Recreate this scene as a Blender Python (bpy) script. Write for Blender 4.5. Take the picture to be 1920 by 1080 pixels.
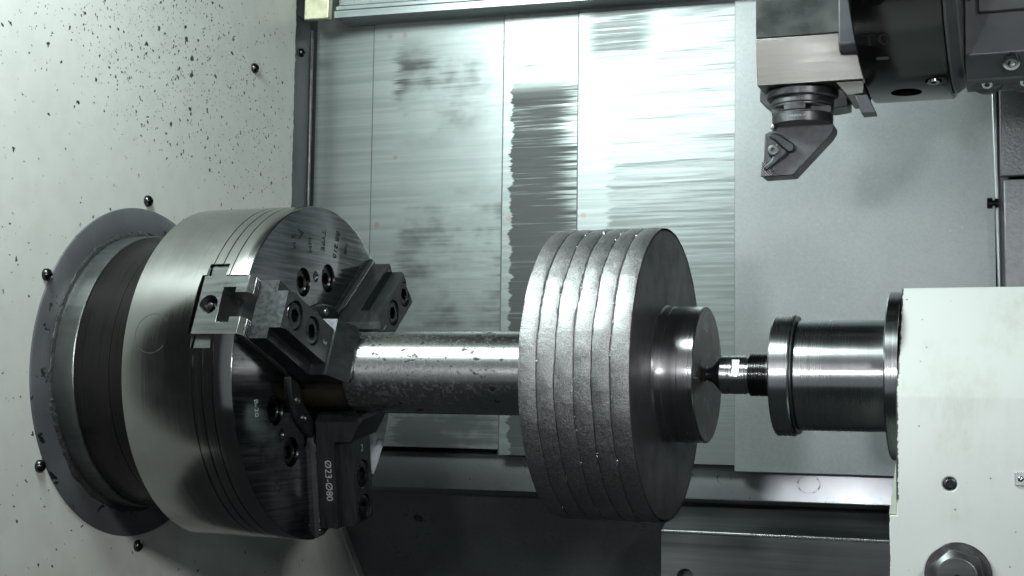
import bpy, bmesh, math, random
from mathutils import Vector, Matrix, noise as mnoise

# ------------------------------------------------------------------ clear
for o in list(bpy.data.objects):
    bpy.data.objects.remove(o, do_unlink=True)
sc = bpy.context.scene
COL = sc.collection
R = math.radians
PI = math.pi

# ------------------------------------------------------------------ camera
# world: X along the spindle (towards the tailstock), Y away from the viewer,
# Z up along the slanted bed; origin in the middle of the chuck face; metres
cd = bpy.data.cameras.new("camera")
cam = bpy.data.objects.new("camera", cd)
COL.objects.link(cam)
cd.sensor_fit = 'HORIZONTAL'
cd.sensor_width = 36.0
cd.lens = 36.0 * 2617.4 / 1920.0
cd.clip_start = 0.02
cd.clip_end = 50
right = Vector((0.9364, 0.3508, 0.0131))
down = Vector((-0.0151, 0.0777, -0.9969))
fwd = Vector((-0.3507, 0.9332, 0.0781))
m = Matrix((right, -down, -fwd)).transposed().to_4x4()
m.translation = Vector((0.50594, -0.93816, -0.01714))
cam.matrix_world = m
sc.camera = cam

# ------------------------------------------------------------------ world
w = bpy.data.worlds.new("World")
sc.world = w
w.use_nodes = True
wbg = w.node_tree.nodes["Background"]
wbg.inputs[0].default_value = (0.80, 0.92, 0.95, 1)
wbg.inputs[1].default_value = 0.022


# ------------------------------------------------------------------ lamps
def area(name, loc, target, power, sx, sy, col, spread=180):
    l = bpy.data.lights.new(name, 'AREA')
    l.shape = 'RECTANGLE'
    l.size = sx
    l.size_y = sy
    l.energy = power
    l.color = col
    l.spread = R(spread)
    o = bpy.data.objects.new(name, l)
    COL.objects.link(o)
    o.location = loc
    o.rotation_euler = (Vector(target) - Vector(loc)).to_track_quat('-Z', 'Y').to_euler()
    return o


area("machine_lamp", (-0.03, -0.34, 0.47), (0.18, 0.10, 0.05), 6.2, 0.36, 0.12, (0.865, 1.0, 0.97))
area("right_lamp", (0.95, -1.00, 0.30), (-0.10, 0.0, -0.12), 0.95, 0.10, 0.12, (1.0, 1.0, 0.97), 70)
area("door_lamp_left", (0.22, -1.00, 0.08), (0.36, 0.2, 0.12), 0.44, 0.06, 0.05, (0.95, 0.97, 1.0), 100)
area("door_lamp_right", (0.60, -1.06, 0.10), (0.44, 0.2, 0.0), 0.16, 0.06, 0.05, (0.95, 0.98, 1.0), 110)
area("room_light", (0.40, -1.75, 0.30), (0.3, 0.2, 0.10), 2.8, 2.2, 2.2, (0.86, 0.95, 1.0))

sc.view_settings.view_transform = 'Standard'
sc.view_settings.look = 'None'
sc.view_settings.exposure = 0.08
sc.view_settings.gamma = 1
sc.view_settings.use_curve_mapping = False
sc.render.engine = 'CYCLES'
sc.render.resolution_x = 1024
sc.render.resolution_y = 576
sc.cycles.max_bounces = 6
sc.cycles.sample_clamp_indirect = 6


# ------------------------------------------------------------------ node helper
class NT:
    def __init__(s, name):
        s.mat = bpy.data.materials.new(name)
        s.mat.use_nodes = True
        s.t = s.mat.node_tree
        s.b = s.t.nodes["Principled BSDF"]
        s.co = None

    def put(s, sock, v):
        if hasattr(v, 'is_output'):
            s.t.links.new(v, sock)
        elif v is not None:
            if sock.type == 'RGBA' and not hasattr(v, '__len__'):
                v = (v, v, v, 1)
            elif sock.type == 'RGBA' and len(v) == 3:
                v = tuple(v) + (1,)
            sock.default_value = v

    def obj(s):
        if not s.co:
            s.co = s.t.nodes.new("ShaderNodeTexCoord").outputs["Object"]
        return s.co

    def xyz(s):
        n = s.t.nodes.new("ShaderNodeSeparateXYZ")
        s.put(n.inputs[0], s.obj())
        return n.outputs

    def map(s, scale=(1, 1, 1), rot=(0, 0, 0), loc=(0, 0, 0), v=None):
        n = s.t.nodes.new("ShaderNodeMapping")
        s.put(n.inputs[0], v or s.obj())
        n.inputs["Scale"].default_value = scale
        n.inputs["Rotation"].default_value = rot
        n.inputs["Location"].default_value = loc
        return n.outputs[0]

    def noise(s, scale, detail=3, rough=.55, v=None, dist=0, col=False):
        n = s.t.nodes.new("ShaderNodeTexNoise")
        s.put(n.inputs["Vector"], v or s.obj())
        n.inputs["Scale"].default_value = scale
        n.inputs["Detail"].default_value = detail
        n.inputs["Roughness"].default_value = rough
        n.inputs["Distortion"].default_value = dist
        return n.outputs["Color" if col else "Fac"]

    def voro(s, scale, v=None, feature='F1'):
        n = s.t.nodes.new("ShaderNodeTexVoronoi")
        n.feature = feature
        s.put(n.inputs["Vector"], v or s.obj())
        n.inputs["Scale"].default_value = scale
        return n.outputs

    def m(s, op, a, b=None, c=None, clamp=False):
        n = s.t.nodes.new("ShaderNodeMath")
        n.operation = op
        n.use_clamp = clamp
        for i, v in enumerate((a, b, c)):
            if v is not None:
                s.put(n.inputs[i], v)
        return n.outputs[0]

    def ramp(s, f, lo, hi, a=0.0, b=1.0):
        n = s.t.nodes.new("ShaderNodeMapRange")
        n.clamp = True
        n.interpolation_type = 'SMOOTHSTEP'
        s.put(n.inputs[0], f)
        for i, v in enumerate((lo, hi, a, b)):
            n.inputs[i + 1].default_value = v
        return n.outputs[0]

    def mix(s, f, a, b):
        n = s.t.nodes.new("ShaderNodeMix")
        n.data_type = 'RGBA'
        s.put(n.inputs[0], f)
        s.put(n.inputs[6], a)
        s.put(n.inputs[7], b)
        return n.outputs[2]

    def bump(s, h, strength, dist, normal=None):
        n = s.t.nodes.new("ShaderNodeBump")
        s.put(n.inputs["Height"], h)
        n.inputs["Strength"].default_value = strength
        n.inputs["Distance"].default_value = dist
        if normal:
            s.put(n.inputs["Normal"], normal)
        return n.outputs[0]

    def tangent(s, v, an):
        n = s.t.nodes.new("ShaderNodeCombineXYZ")
        for i in range(3):
            n.inputs[i].default_value = v[i]
        s.put(s.b.inputs["Tangent"], n.outputs[0])
        s.put(s.b.inputs["Anisotropic"], an)

    def out(s, col=None, metal=0.0, rough=.5, spec=.5, normal=None, **kw):
        s.put(s.b.inputs["Base Color"], col)
        s.put(s.b.inputs["Metallic"], metal)
        s.put(s.b.inputs["Roughness"], rough)
        s.put(s.b.inputs["Specular IOR Level"], spec)
        if normal:
            s.put(s.b.inputs["Normal"], normal)
        for k, v in kw.items():
            s.put(s.b.inputs[k], v)
        return s.mat


MT = {}


def mk():
    # ---------------- painted headstock panel with chipped paint
    n = NT("white_paint_chipped")
    X, Y, Z = n.xyz()
    big = n.noise(5, 3)
    mott = n.noise(60, 4)
    col = n.mix(n.ramp(big, .3, .7), (.55, .565, .54), (.60, .615, .59))
    col = n.mix(n.ramp(mott, .35, .75, 0, .35), col, (.47, .485, .45))
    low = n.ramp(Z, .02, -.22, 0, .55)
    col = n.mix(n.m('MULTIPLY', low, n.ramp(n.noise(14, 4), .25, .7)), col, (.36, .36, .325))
    # chips: small voronoi spots gathered in a cloud
    wob = n.noise(260, 2, col=True)
    vv = n.t.nodes.new("ShaderNodeVectorMath")
    vv.operation = 'MULTIPLY_ADD'
    n.put(vv.inputs[0], wob)
    vv.inputs[1].default_value = (.006, .006, .008)
    n.put(vv.inputs[2], n.obj())

    def cloud(cy, cz, sy, sz):
        dy = n.m('DIVIDE', n.m('SUBTRACT', Y, cy), sy)
        dz = n.m('DIVIDE', n.m('SUBTRACT', Z, cz), sz)
        d2 = n.m('ADD', n.m('MULTIPLY', dy, dy), n.m('MULTIPLY', dz, dz))
        return n.m('EXPONENT', n.m('MULTIPLY', d2, -1.0))
    dens = n.m('ADD', cloud(.035, .268, .12, .060), n.m('MULTIPLY', cloud(.15, .215, .07, .05), .38), clamp=True)
    dens = n.m('ADD', dens, .035)
    mask = None
    for sc_, r0 in ((110, .26), (250, .31), (500, .32)):
        v = n.voro(sc_, v=vv.outputs[0])
        sep = n.t.nodes.new("ShaderNodeSeparateColor")
        n.put(sep.inputs[0], v["Color"])
        pick = n.ramp(n.m('SUBTRACT', n.m('MULTIPLY', dens, .80 if sc_ > 200 else .50), sep.outputs[0]), -.005, .005)
        rad = n.m('MULTIPLY', n.m('MULTIPLY', sep.outputs[1], sep.outputs[1]), r0)
        rad = n.m('ADD', rad, .06)
        c = n.m('MULTIPLY', pick, n.ramp(n.m('SUBTRACT', rad, v["Distance"]), -.01, .03))
        mask = c if mask is None else n.m('MAXIMUM', mask, c)
    col = n.mix(mask, col, (.035, .038, .042))
    h = n.m('SUBTRACT', n.m('MULTIPLY', n.noise(500, 3), .12), mask)
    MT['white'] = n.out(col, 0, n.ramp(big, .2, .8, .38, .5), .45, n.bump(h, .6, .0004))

    # ---------------- tailstock paint
    n = NT("cream_paint")
    X, Y, Z = n.xyz()
    col = n.mix(n.ramp(n.noise(7, 4), .3, .7), (.62, .652, .634), (.68, .712, .69))
    v = n.voro(300)
    sep = n.t.nodes.new("ShaderNodeSeparateColor")
    n.put(sep.inputs[0], v["Color"])
    sp = n.m('MULTIPLY', n.ramp(sep.outputs[0], .07, .03), n.ramp(n.m('ADD', v["Distance"], n.m('MULTIPLY', sep.outputs[1], .14)), .26, .12))
    edge = n.m('SUBTRACT', n.m('ADD', .4262, n.m('MULTIPLY', n.noise(380, 4, .7), .0034)), X)
    e = n.m('MULTIPLY', n.ramp(edge, .0, .0002), n.ramp(Z, -.078, -.074))
    edge2 = n.m('SUBTRACT', n.m('ADD', .4218, n.m('MULTIPLY', n.noise(380, 4, .7), .002)), X)
    e = n.m('MAXIMUM', e, n.m('MULTIPLY', n.ramp(edge2, .0, .0002), n.ramp(Z, -.078, -.082)))
    sp = n.m('MAXIMUM', n.m('MULTIPLY', sp, .8), e)
    dirt = n.m('MULTIPLY', n.ramp(n.noise(22, 6, .7, v=n.map((1, 1, .45))), .46, .78), .55)
    col = n.mix(dirt, col, (.42, .42, .36))
    col = n.mix(sp, col, (.04, .045, .045))
    MT['cream'] = n.out(col, 0, .36, .5, n.bump(n.m('SUBTRACT', n.m('MULTIPLY', n.noise(260, 3), .4), sp), .35, .0004))

    # ---------------- grey ring paint, worn
    n = NT("grey_ring_paint")
    chips = n.ramp(n.noise(75, 5, .6, dist=.4), .635, .645)
    c2 = n.ramp(n.noise(420, 2), .72, .74)
    msk = n.m('MAXIMUM', chips, n.m('MULTIPLY', c2, .8))
    col = n.mix(n.ramp(n.noise(20, 4), .3, .7), (.072, .075, .083), (.098, .102, .110))
    col = n.mix(msk, col, (.012, .012, .014))
    MT['ringpaint'] = n.out(col, .1, n.ramp(msk, 0, 1, .42, .3), .5, n.bump(n.m('SUBTRACT', n.m('MULTIPLY', n.noise(600, 2), .2), msk), .5, .0004))

    n = NT("sealant")
    col = n.mix(n.noise(300, 4), (.008, .008, .009), (.045, .045, .048))
    MT['sealant'] = n.out(col, 0, .45, .5, n.bump(n.noise(250, 4), 1, .0015))

    n = NT("dark_grey_paint")
    col = n.mix(n.ramp(n.noise(25, 5), .3, .7), (.055, .06, .068), (.085, .09, .10))
    MT['darkgrey'] = n.out(col, .15, .42, .5, n.bump(n.noise(300, 3), .2, .0004))

    # ---------------- metals
    def metal(key, c0, c1, rough, bstretch, bstr, metal_=1.0, rvar=.08, blot=12, bdist=.0002):
        n = NT(key)
        br = n.noise(1, 4, .6, v=n.map(bstretch))
        bl = n.noise(blot, 4)
        col = n.mix(n.ramp(n.m('ADD', n.m('MULTIPLY', br, .5), n.m('MULTIPLY', bl, .5)), .35, .65), c0, c1)
        rg = n.m('ADD', n.ramp(bl, .3, .7, rough - rvar * .5, rough + rvar * .5), n.ramp(br, .3, .7, -rvar * .4, rvar * .4))
        MT[key] = n.out(col, metal_, rg, .5, n.bump(br, bstr, bdist))
        if bstretch[0] >= 900:
            n.tangent((1, 0, 0), .85)
        return n
    metal('black_oxide', (.058, .062, .065), (.09, .096, .099), .32, (300, 300, 60), .05, .85)
    metal('black_plate', (.006, .006, .006), (.012, .011, .0105), .30, (800, 10, 10), .12, .0)
    MT['black_plate'].node_tree.nodes['Principled BSDF'].inputs['Specular IOR Level'].default_value = .15
    metal('bolt_black', (.05, .052, .055), (.09, .092, .095), .28, (60, 60, 60), .02, 1)
    metal('bolt_steel', (.38, .39, .40), (.55, .56, .57), .25, (60, 60, 60), .02, 1)
    metal('turned', (.50, .51, .52), (.66, .67, .68), .28, (1500, 3, 3), .05, 1, .08)
    metal('turned_hub', (.40, .40, .41), (.54, .54, .55), .28, (1200, 6, 6), .10, 1, .12)
    metal('turned_dark', (.13, .13, .135), (.22, .22, .225), .26, (1500, 3, 3), .05, 1, .08)
    metal('base_jaw', (.17, .185, .18), (.22, .235, .228), .34, (40, 300, 40), .05, .9)
    metal('turret_black', (.006, .006, .0055), (.012, .0115, .010), .18, (30, 12, 12), .05, .3)
    metal('housing', (.085, .09, .098), (.12, .125, .135), .40, (30, 30, 30), .06, .5, .1, 18)
    metal('tool_dark', (.075, .075, .08), (.115, .115, .12), .38, (200, 200, 200), .04, .85, .1, 60)
    metal('block_dark_reflection', (.125, .138, .131), (.15, .164, .155), .30, (25, 25, 60), .06, .95, .12, 25)  # block steel with a dark reflection put into its colour
    metal('hub_face', (.09, .088, .085), (.17, .167, .16), .34, (30, 500, 30), .10, .9, .14, 60)
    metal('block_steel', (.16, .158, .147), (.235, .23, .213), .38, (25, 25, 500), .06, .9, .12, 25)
    metal('trim', (.42, .45, .45), (.55, .58, .58), .35, (30, 30, 30), .02, .8)
    metal('brassy', (.50, .49, .34), (.68, .67, .50), .42, (60, 60, 60), .15, .75, .15, 90)
    metal('rail', (.10, .105, .105), (.17, .175, .175), .40, (4, 150, 150), .06, .8, .12)
    metal('beam', (.20, .225, .225), (.28, .31, .31), .36, (3, 500, 500), .05, .8)

    # chuck body: finely turned, with a pen ring and oil shadows
    n = NT("chuck_turned")
    X, Y, Z = n.xyz()
    br = n.noise(1, 4, .6, v=n.map((1400, 4, 4)))
    bl = n.noise(16, 5, .6)
    col = n.mix(n.ramp(n.m('ADD', n.m('MULTIPLY', br, .35), n.m('MULTIPLY', bl, .65)), .35, .65), (.33, .335, .325), (.41, .415, .405))
    sc_ = n.ramp(n.noise(1, 3, .6, v=n.map((120, 900, 35), rot=(0, .5, 0))), .74, .80, 0, .25)
    col = n.mix(sc_, col, (.18, .18, .16))
    MT['chuck'] = n.out(col, 1, n.m('ADD', n.ramp(bl, .3, .7, .13, .20), n.ramp(br, .3, .7, -.02, .02)), .5, n.bump(br, .02, .0001))

    n.tangent((1, 0, 0), .40)

    # chuck face: surface-ground, streaks across
    n = NT("chuck_face_ground")
    st = n.noise(1, 5, .65, v=n.map((1, 14, 420)))
    bl = n.noise(22, 4)
    col = n.mix(n.ramp(st, .35, .7), (.24, .24, .255), (.44, .44, .46))
    MT['chuckface'] = n.out(col, 1, n.m('ADD', n.ramp(st, .3, .7, .11, .22), n.ramp(bl, .35, .65, -.04, .05)), .5, n.bump(st, .10, .0003))

    # rough-blasted rim of the workpiece
    n = NT("rough_cast_rim")
    g = n.noise(1150, 2, .6)
    g2 = n.noise(2200, 1)
    bl = n.noise(25, 4)
    col = n.mix(n.ramp(n.m('ADD', n.m('MULTIPLY', g, .7), n.m('MULTIPLY', bl, .3)), .35, .66), (.19, .19, .195), (.36, .36, .36))
    spk = n.ramp(n.noise(1300, 1), .74, .80, 0, .6)
    col = n.mix(spk, col, (.75, .76, .76))
    h = n.m('ADD', n.m('MULTIPLY', g, .8), n.m('MULTIPLY', g2, .35))
    MT['rim'] = n.out(col, 1, n.ramp(g, .3, .7, .44, .56), .5, n.bump(h, .42, .0008))
    n = NT("blasted_face")
    col = n.mix(n.noise(60, 4), (.085, .085, .09), (.12, .12, .125))
    X, Y, Z = n.xyz()
    rad = n.m('SQRT', n.m('ADD', n.m('MULTIPLY', Y, Y), n.m('MULTIPLY', Z, Z)))
    cv = n.t.nodes.new("ShaderNodeCombineXYZ")
    n.put(cv.inputs[0], rad)
    rings_ = n.noise(520, 4, .7, v=cv.outputs[0])
    blt = n.noise(35, 5, .65)
    col = n.mix(n.ramp(rings_, .35, .7, 0, .5), col, (.17, .17, .175))
    col = n.mix(n.ramp(blt, .52, .75, 0, .5), col, (.06, .058, .055))
    MT['rimface'] = n.out(col, .8, n.ramp(blt, .3, .7, .40, .55), .5, n.bump(n.m('ADD', rings_, n.m('MULTIPLY', n.noise(900, 2), .3)), .12, .0004))
    n = NT("burr_metal")
    MT['burr'] = n.out((.62, .63, .63), 1, .38)

    # mottled shaft
    n = NT("mottled_shaft")
    X, Y, Z = n.xyz()
    br = n.noise(1, 4, .6, v=n.map((900, 6, 6)))
    sp = n.ramp(n.noise(170, 3, .6, v=n.map((.8, 1, 1))), .54, .67)
    sp2 = n.ramp(n.noise(380, 2, .5), .57, .68, 0, .85)
    # more spots towards the chuck
    lean = n.ramp(n.m('ADD', n.noise(22, 3), n.ramp(X, .03, .20, .14, -.04)), .42, .56, .25, 1)
    spots = n.m('MULTIPLY', n.m('MAXIMUM', sp, sp2), lean)
    scr = n.ramp(n.noise(1, 3, v=n.map((45, 1100, 1100))), .70, .78, 0, .6)
    col = n.mix(n.ramp(br, .3, .7), (.54, .55, .54), (.66, .67, .66))
    col = n.mix(spots, col, (.045, .045, .043))
    rg = n.m('ADD', n.ramp(spots, 0, 1, .30, .5), n.m('MULTIPLY', scr, .15))
    MT['shaft'] = n.out(col, n.ramp(spots, 0, 1, 1, .7), rg, .5, n.bump(n.m('SUBTRACT', n.m('MULTIPLY', br, .25), n.m('MULTIPLY', spots, .3)), .12, .0003))
    n.tangent((1, 0, 0), .7)
    n = NT("oily_shaft_step")
    MT['shaftdark'] = n.out(n.mix(n.noise(90, 4), (.030, .026, .020), (.075, .066, .052)), .6, .42)

    # steel telescopic covers
    def cover(key, smear):
        n = NT(key)
        X, Y, Z = n.xyz()
        st = n.noise(1, 5, .65, v=n.map((5, 1, 260)))
        st2 = n.noise(1, 4, .7, v=n.map((11, 1, 430)))
        fine = n.noise(1, 3, .6, v=n.map((30, 1, 2600)))
        cl = n.noise(1, 4, .6, v=n.map((11, 1, 16)))
        col = n.mix(n.ramp(st, .30, .72), (.215, .24, .238), (.285, .312, .308))
        dark = smear(n, X, Z, st, st2, cl)
        col = n.mix(dark, col, (.035, .039, .038))
        # brownish plug-weld spots
        acc = None
        for (sx, sz, r) in ((-.074, .2135, .0028), (.046, .284, .0030), (.046, .150, .0030), (.122, .222, .0034),
                            (-.092, .148, .0032), (.047, .341, .003), (.062, .342, .003), (.120, .150, .0028), (-.082, .334, .003), (-.066, .334, .003)):
            d = n.m('SQRT', n.m('ADD', n.m('POWER', n.m('SUBTRACT', X, sx), 2), n.m('POWER', n.m('SUBTRACT', Z, sz), 2)))
            k = n.ramp(n.m('ADD', d, n.m('MULTIPLY', n.noise(500, 2), .001)), r + .0008, r - .0004)
            acc = k if acc is None else n.m('MAXIMUM', acc, k)
        col = n.mix(n.m('MULTIPLY', acc, .55), col, (.24, .17, .13))
        rg = n.m('ADD', n.ramp(st2, .3, .7, .35, .43), n.m('MULTIPLY', dark, .14))
        MT[key] = n.out(col, n.ramp(dark, 0, 1, .80, .3), rg, .5,
                        n.bump(n.m('ADD', n.m('MULTIPLY', fine, .5), st2), .06, .0003))
        n.tangent((0, 0, 1), .45)

    def sm_a(n, X, Z, st, st2, cl):
        return n.m('MULTIPLY', n.ramp(st2, .62, .78), .18)

    def sm_b(n, X, Z, st, st2, cl):
        # smoky rubbed patch on the left half, streaky borders
        edge = n.m('ADD', X, n.m('MULTIPLY', n.m('SUBTRACT', st2, .5), .05))
        inx = n.ramp(edge, -.078, -.066)
        a = n.ramp(n.m('ADD', cl, n.m('MULTIPLY', n.m('SUBTRACT', st, .5), .6)), .38, .66)
        up = n.ramp(Z, .34, .30)
        top = n.m('MULTIPLY', n.ramp(Z, .20, .27), n.ramp(X, .03, -.03, .35, 1))
        bot = n.ramp(Z, .19, .15, .15, 1)
        k = n.m('MULTIPLY', n.m('MULTIPLY', inx, a), n.m('MAXIMUM', top, bot))
        return n.m('MULTIPLY', n.m('MULTIPLY', k, up), .90)

    def sm_c(n, X, Z, st, st2, cl):
        jag = n.noise(1, 4, .7, v=n.map((1, 1, 90)))
        edge = n.m('SUBTRACT', X, n.m('ADD', .0445, n.m('MULTIPLY', n.m('SUBTRACT', jag, .4), .022)))
        inx = n.ramp(edge, 0, .0025)
        # heavy black rub from the middle down, thin streaks above it
        lvl = n.ramp(Z, .283, .262, 0, 1)
        gap = n.m('MULTIPLY', n.ramp(Z, .262, .255), n.ramp(Z, .205, .222))
        fade = n.ramp(X, .080, .120, 0, .15)
        thr = n.m('ADD', n.m('MULTIPLY', gap, .05), fade)
        s = n.m('ADD', n.m('MULTIPLY', st, .55), n.m('MULTIPLY', st2, .45))
        k = n.ramp(n.m('SUBTRACT', s, thr), .28, .46)
        up = n.m('MULTIPLY', n.ramp(s, .54, .62), n.ramp(Z, .345, .31))
        up = n.m('MULTIPLY', up, n.ramp(X, .095, .06))
        return n.m('MULTIPLY', inx, n.m('MAXIMUM', n.m('MULTIPLY', n.m('MULTIPLY', k, lvl), .95), n.m('MULTIPLY', up, .6)))

    def sm_d(n, X, Z, st, st2, cl):
        jag = n.noise(1, 4, .7, v=n.map((1, 1, 160)))
        edge = n.m('SUBTRACT', X, n.m('ADD', .142, n.m('MULTIPLY', n.m('SUBTRACT', jag, .5), .04)))
        inx = n.ramp(edge, 0, .006)
        s = n.m('ADD', n.m('MULTIPLY', st, .5), n.m('MULTIPLY', st2, .5))
        low = n.ramp(Z, .24, .12)
        k = n.ramp(n.m('ADD', s, n.m('MULTIPLY', low, .12)), .45, .72)
        topm = n.m('MULTIPLY', n.ramp(Z, .285, .305), n.ramp(Z, .350, .335))
        topx = n.m('MULTIPLY', n.ramp(X, .112, .135), n.ramp(X, .20, .165))
        t = n.m('MULTIPLY', n.m('MULTIPLY', topm, topx), n.ramp(n.m('ADD', s, n.m('MULTIPLY', cl, .25)), .48, .64))
        k = n.m('MULTIPLY', n.m('MULTIPLY', k, inx), .52)
        return n.m('MAXIMUM', k, n.m('MULTIPLY', t, .55))
    cover('cover_a', sm_a)
    cover('cover_b', sm_b)
    cover('cover_c', sm_c)
    cover('cover_d', sm_d)

    # matt zinc sheet
    n = NT("matt_sheet")
    bl = n.noise(9, 4)
    gr = n.noise(420, 3, .7)
    col = n.mix(n.ramp(n.m('ADD', n.m('MULTIPLY', bl, .6), n.m('MULTIPLY', gr, .4)), .3, .7), (.225, .24, .243), (.295, .312, .315))
    v = n.voro(220)
    sep = n.t.nodes.new("ShaderNodeSeparateColor")
    n.put(sep.inputs[0], v["Color"])
    k = n.m('MULTIPLY', n.ramp(sep.outputs[0], .05, .03), n.ramp(v["Distance"], .22, .12))
    col = n.mix(n.m('MULTIPLY', k, .18), col, (.6, .62, .62))
    MT['sheet'] = n.out(col, .35, .42, .5, n.bump(gr, .2, .0004))

    # hammered black plate
    n = NT("hammered_plate")
    MT['hammer'] = n.out(n.mix(n.noise(200, 3), (.18, .185, .195), (.30, .305, .315)), .5, .36, .5, n.bump(n.noise(450, 3), .5, .001))

    # slideway with ring-shaped water marks and dark specks
    n = NT("slideway")
    X, Y, Z = n.xyz()
    bl = n.noise(12, 4)
    col = n.mix(n.ramp(bl, .3, .7), (.28, .29, .30), (.40, .41, .42))
    acc = None
    for sx, sz, r in ((.321, -.0885, .0095), (.247, -.086, .006)):
        d = n.m('SQRT', n.m('ADD', n.m('POWER', n.m('SUBTRACT', X, sx), 2), n.m('POWER', n.m('MULTIPLY', n.m('SUBTRACT', Z, sz), 1.25), 2)))
        ring = n.ramp(n.m('ABSOLUTE', n.m('SUBTRACT', d, r)), .0011, .0003)
        ring = n.m('MULTIPLY', ring, n.ramp(n.noise(110, 3), .44, .62, 0, .8))
        acc = ring if acc is None else n.m('MAXIMUM', acc, ring)
    acc = n.m('MAXIMUM', acc, n.m('MULTIPLY', n.ramp(n.noise(240, 4, .65), .64, .70), n.ramp(n.noise(30, 2), .42, .6)))
    col = n.mix(acc, col, (.03, .03, .035))
    MT['way'] = n.out(col, 1, n.ramp(acc, 0, 1, .30, .5), .5, n.bump(acc, .1, .0002))

    # bed casting, dull dark grey, stained
    n = NT("bed_casting")
    bl = n.noise(8, 5, .6)
    sp = n.noise(260, 4, .7)
    col = n.mix(n.ramp(n.m('ADD', n.m('MULTIPLY', bl, .7), n.m('MULTIPLY', sp, .3)), .3, .7), (.135, .145, .15), (.22, .232, .235))
    col = n.mix(n.m('MULTIPLY', n.ramp(sp, .55, .7), n.ramp(n.noise(16, 3), .45, .65)), col, (.03, .032, .034))
    MT['bed'] = n.out(col, .2, n.ramp(bl, .3, .7, .42, .58), .5, n.bump(sp, .2, .0005))

    n = NT("turret_mark")
    MT['turret_mark'] = n.out((.022, .022, .022), .4, .3)
    n = NT("black_hole")
    MT['hole'] = n.out((.006, .006, .007), 0, .5)
    n = NT("engraving_light")
    MT['etch'] = n.out((.42, .44, .44), .3, .5)
    n = NT("engraving_dark")
    MT['stamp'] = n.out((.015, .015, .017), .2, .5)
    n = NT("cut_insert")
    x, y, z = n.xyz()
    hat = n.m('SINE', n.m('MULTIPLY', n.m('ADD', x, z), 3600))
    MT['insert'] = n.out(n.mix(n.ramp(hat, -.2, .2), (.09, .09, .09), (.36, .36, .35)), .8, .4, .5, n.bump(hat, .4, .0003))
    n = NT("old_paint_edge")
    MT['greenish'] = n.out(n.mix(n.noise(120, 4), (.40, .47, .38), (.55, .62, .52)), 0, .45)


mk()


# ------------------------------------------------------------------ mesh helpers
def fin(name, me, mat, parent=None, smooth=35, bevel=0, seg=2):
    o = bpy.data.objects.new(name, me)
    COL.objects.link(o)
    if mat:
        for k in (mat if isinstance(mat, (list, tuple)) else [mat]):
            me.materials.append(MT[k])
    if smooth:
        for p in me.polygons:
            p.use_smooth = True
        me.set_sharp_from_angle(angle=R(smooth))
    if parent:
        o.parent = parent
    if bevel:
        b = o.modifiers.new("bevel", 'BEVEL')
        b.width = bevel
        b.segments = seg
        b.limit_method = 'ANGLE'
        b.angle_limit = R(35)
        b.harden_normals = False
    return o


def from_bm(bm, name="m"):
    bmesh.ops.recalc_face_normals(bm, faces=bm.faces)
    me = bpy.data.meshes.new(name)
    bm.to_mesh(me)
    bm.free()
    return me


def lathe_bm(prof, seg=96, bm=None, mtx=None, closed=False):
    """profile of (x, r), turned about the X axis"""
    bm = bm or bmesh.new()
    rings = []
    for x, r in prof:
        if r < 1e-6:
            v = bm.verts.new((x, 0, 0))
            rings.append([v])
        else:
            rings.append([bm.verts.new((x, r * math.cos(2 * PI * i / seg), r * math.sin(2 * PI * i / seg))) for i in range(seg)])
    pairs = list(zip(rings[:-1], rings[1:]))
    if closed:
        pairs.append((rings[-1], rings[0]))
    for a, b in pairs:
        for i in range(seg):
            j = (i + 1) % seg
            if len(a) == 1 and len(b) == 1:
                continue
            if len(a) == 1:
                bm.faces.new((a[0], b[i], b[j]))
            elif len(b) == 1:
                bm.faces.new((a[i], b[0], a[j]))
            else:
                bm.faces.new((a[i], b[i], b[j], a[j]))
    if mtx:
        vs = [v for r in rings for v in r]
        bmesh.ops.transform(bm, matrix=mtx, verts=vs)
    return bm


def lathe(name, prof, mat, parent=None, seg=96, closed=False, bevel=0, smooth=35):
    return fin(name, from_bm(lathe_bm(prof, seg, closed=closed)), mat, parent, smooth, bevel)


def add_box(bm, x0, x1, y0, y1, z0, z1, mtx=None):
    g = bmesh.ops.create_cube(bm, size=1)
    mm = Matrix.Translation(((x0 + x1) / 2, (y0 + y1) / 2, (z0 + z1) / 2)) @ Matrix.Diagonal((x1 - x0, y1 - y0, z1 - z0, 1))
    bmesh.ops.transform(bm, matrix=(mtx @ mm) if mtx else mm, verts=g['verts'])


def box(name, x0, x1, y0, y1, z0, z1, mat, parent=None, bevel=.0004):
    bm = bmesh.new()
    add_box(bm, x0, x1, y0, y1, z0, z1)
    return fin(name, from_bm(bm), mat, parent, 35, bevel)


def add_prism(bm, poly, a0, a1, axis):
    """poly of 2-D points, extruded along axis from a0 to a1.
    axis x: (y,z); axis y: (x,z); axis z: (x,y)"""
    def P(p, a):
        if axis == 'x':
            return (a, p[0], p[1])
        if axis == 'y':
            return (p[0], a, p[1])
        return (p[0], p[1], a)
    A = [bm.verts.new(P(p, a0)) for p in poly]
    B = [bm.verts.new(P(p, a1)) for p in poly]
    bm.faces.new(A)
    bm.faces.new(B[::-1])
    n = len(poly)
    for i in range(n):
        j = (i + 1) % n
        bm.faces.new((A[i], B[i], B[j], A[j]))


def prism(name, poly, a0, a1, axis, mat, parent=None, bevel=.0004, smooth=35):
    bm = bmesh.new()
    add_prism(bm, poly, a0, a1, axis)
    return fin(name, from_bm(bm), mat, parent, smooth, bevel)


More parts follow.
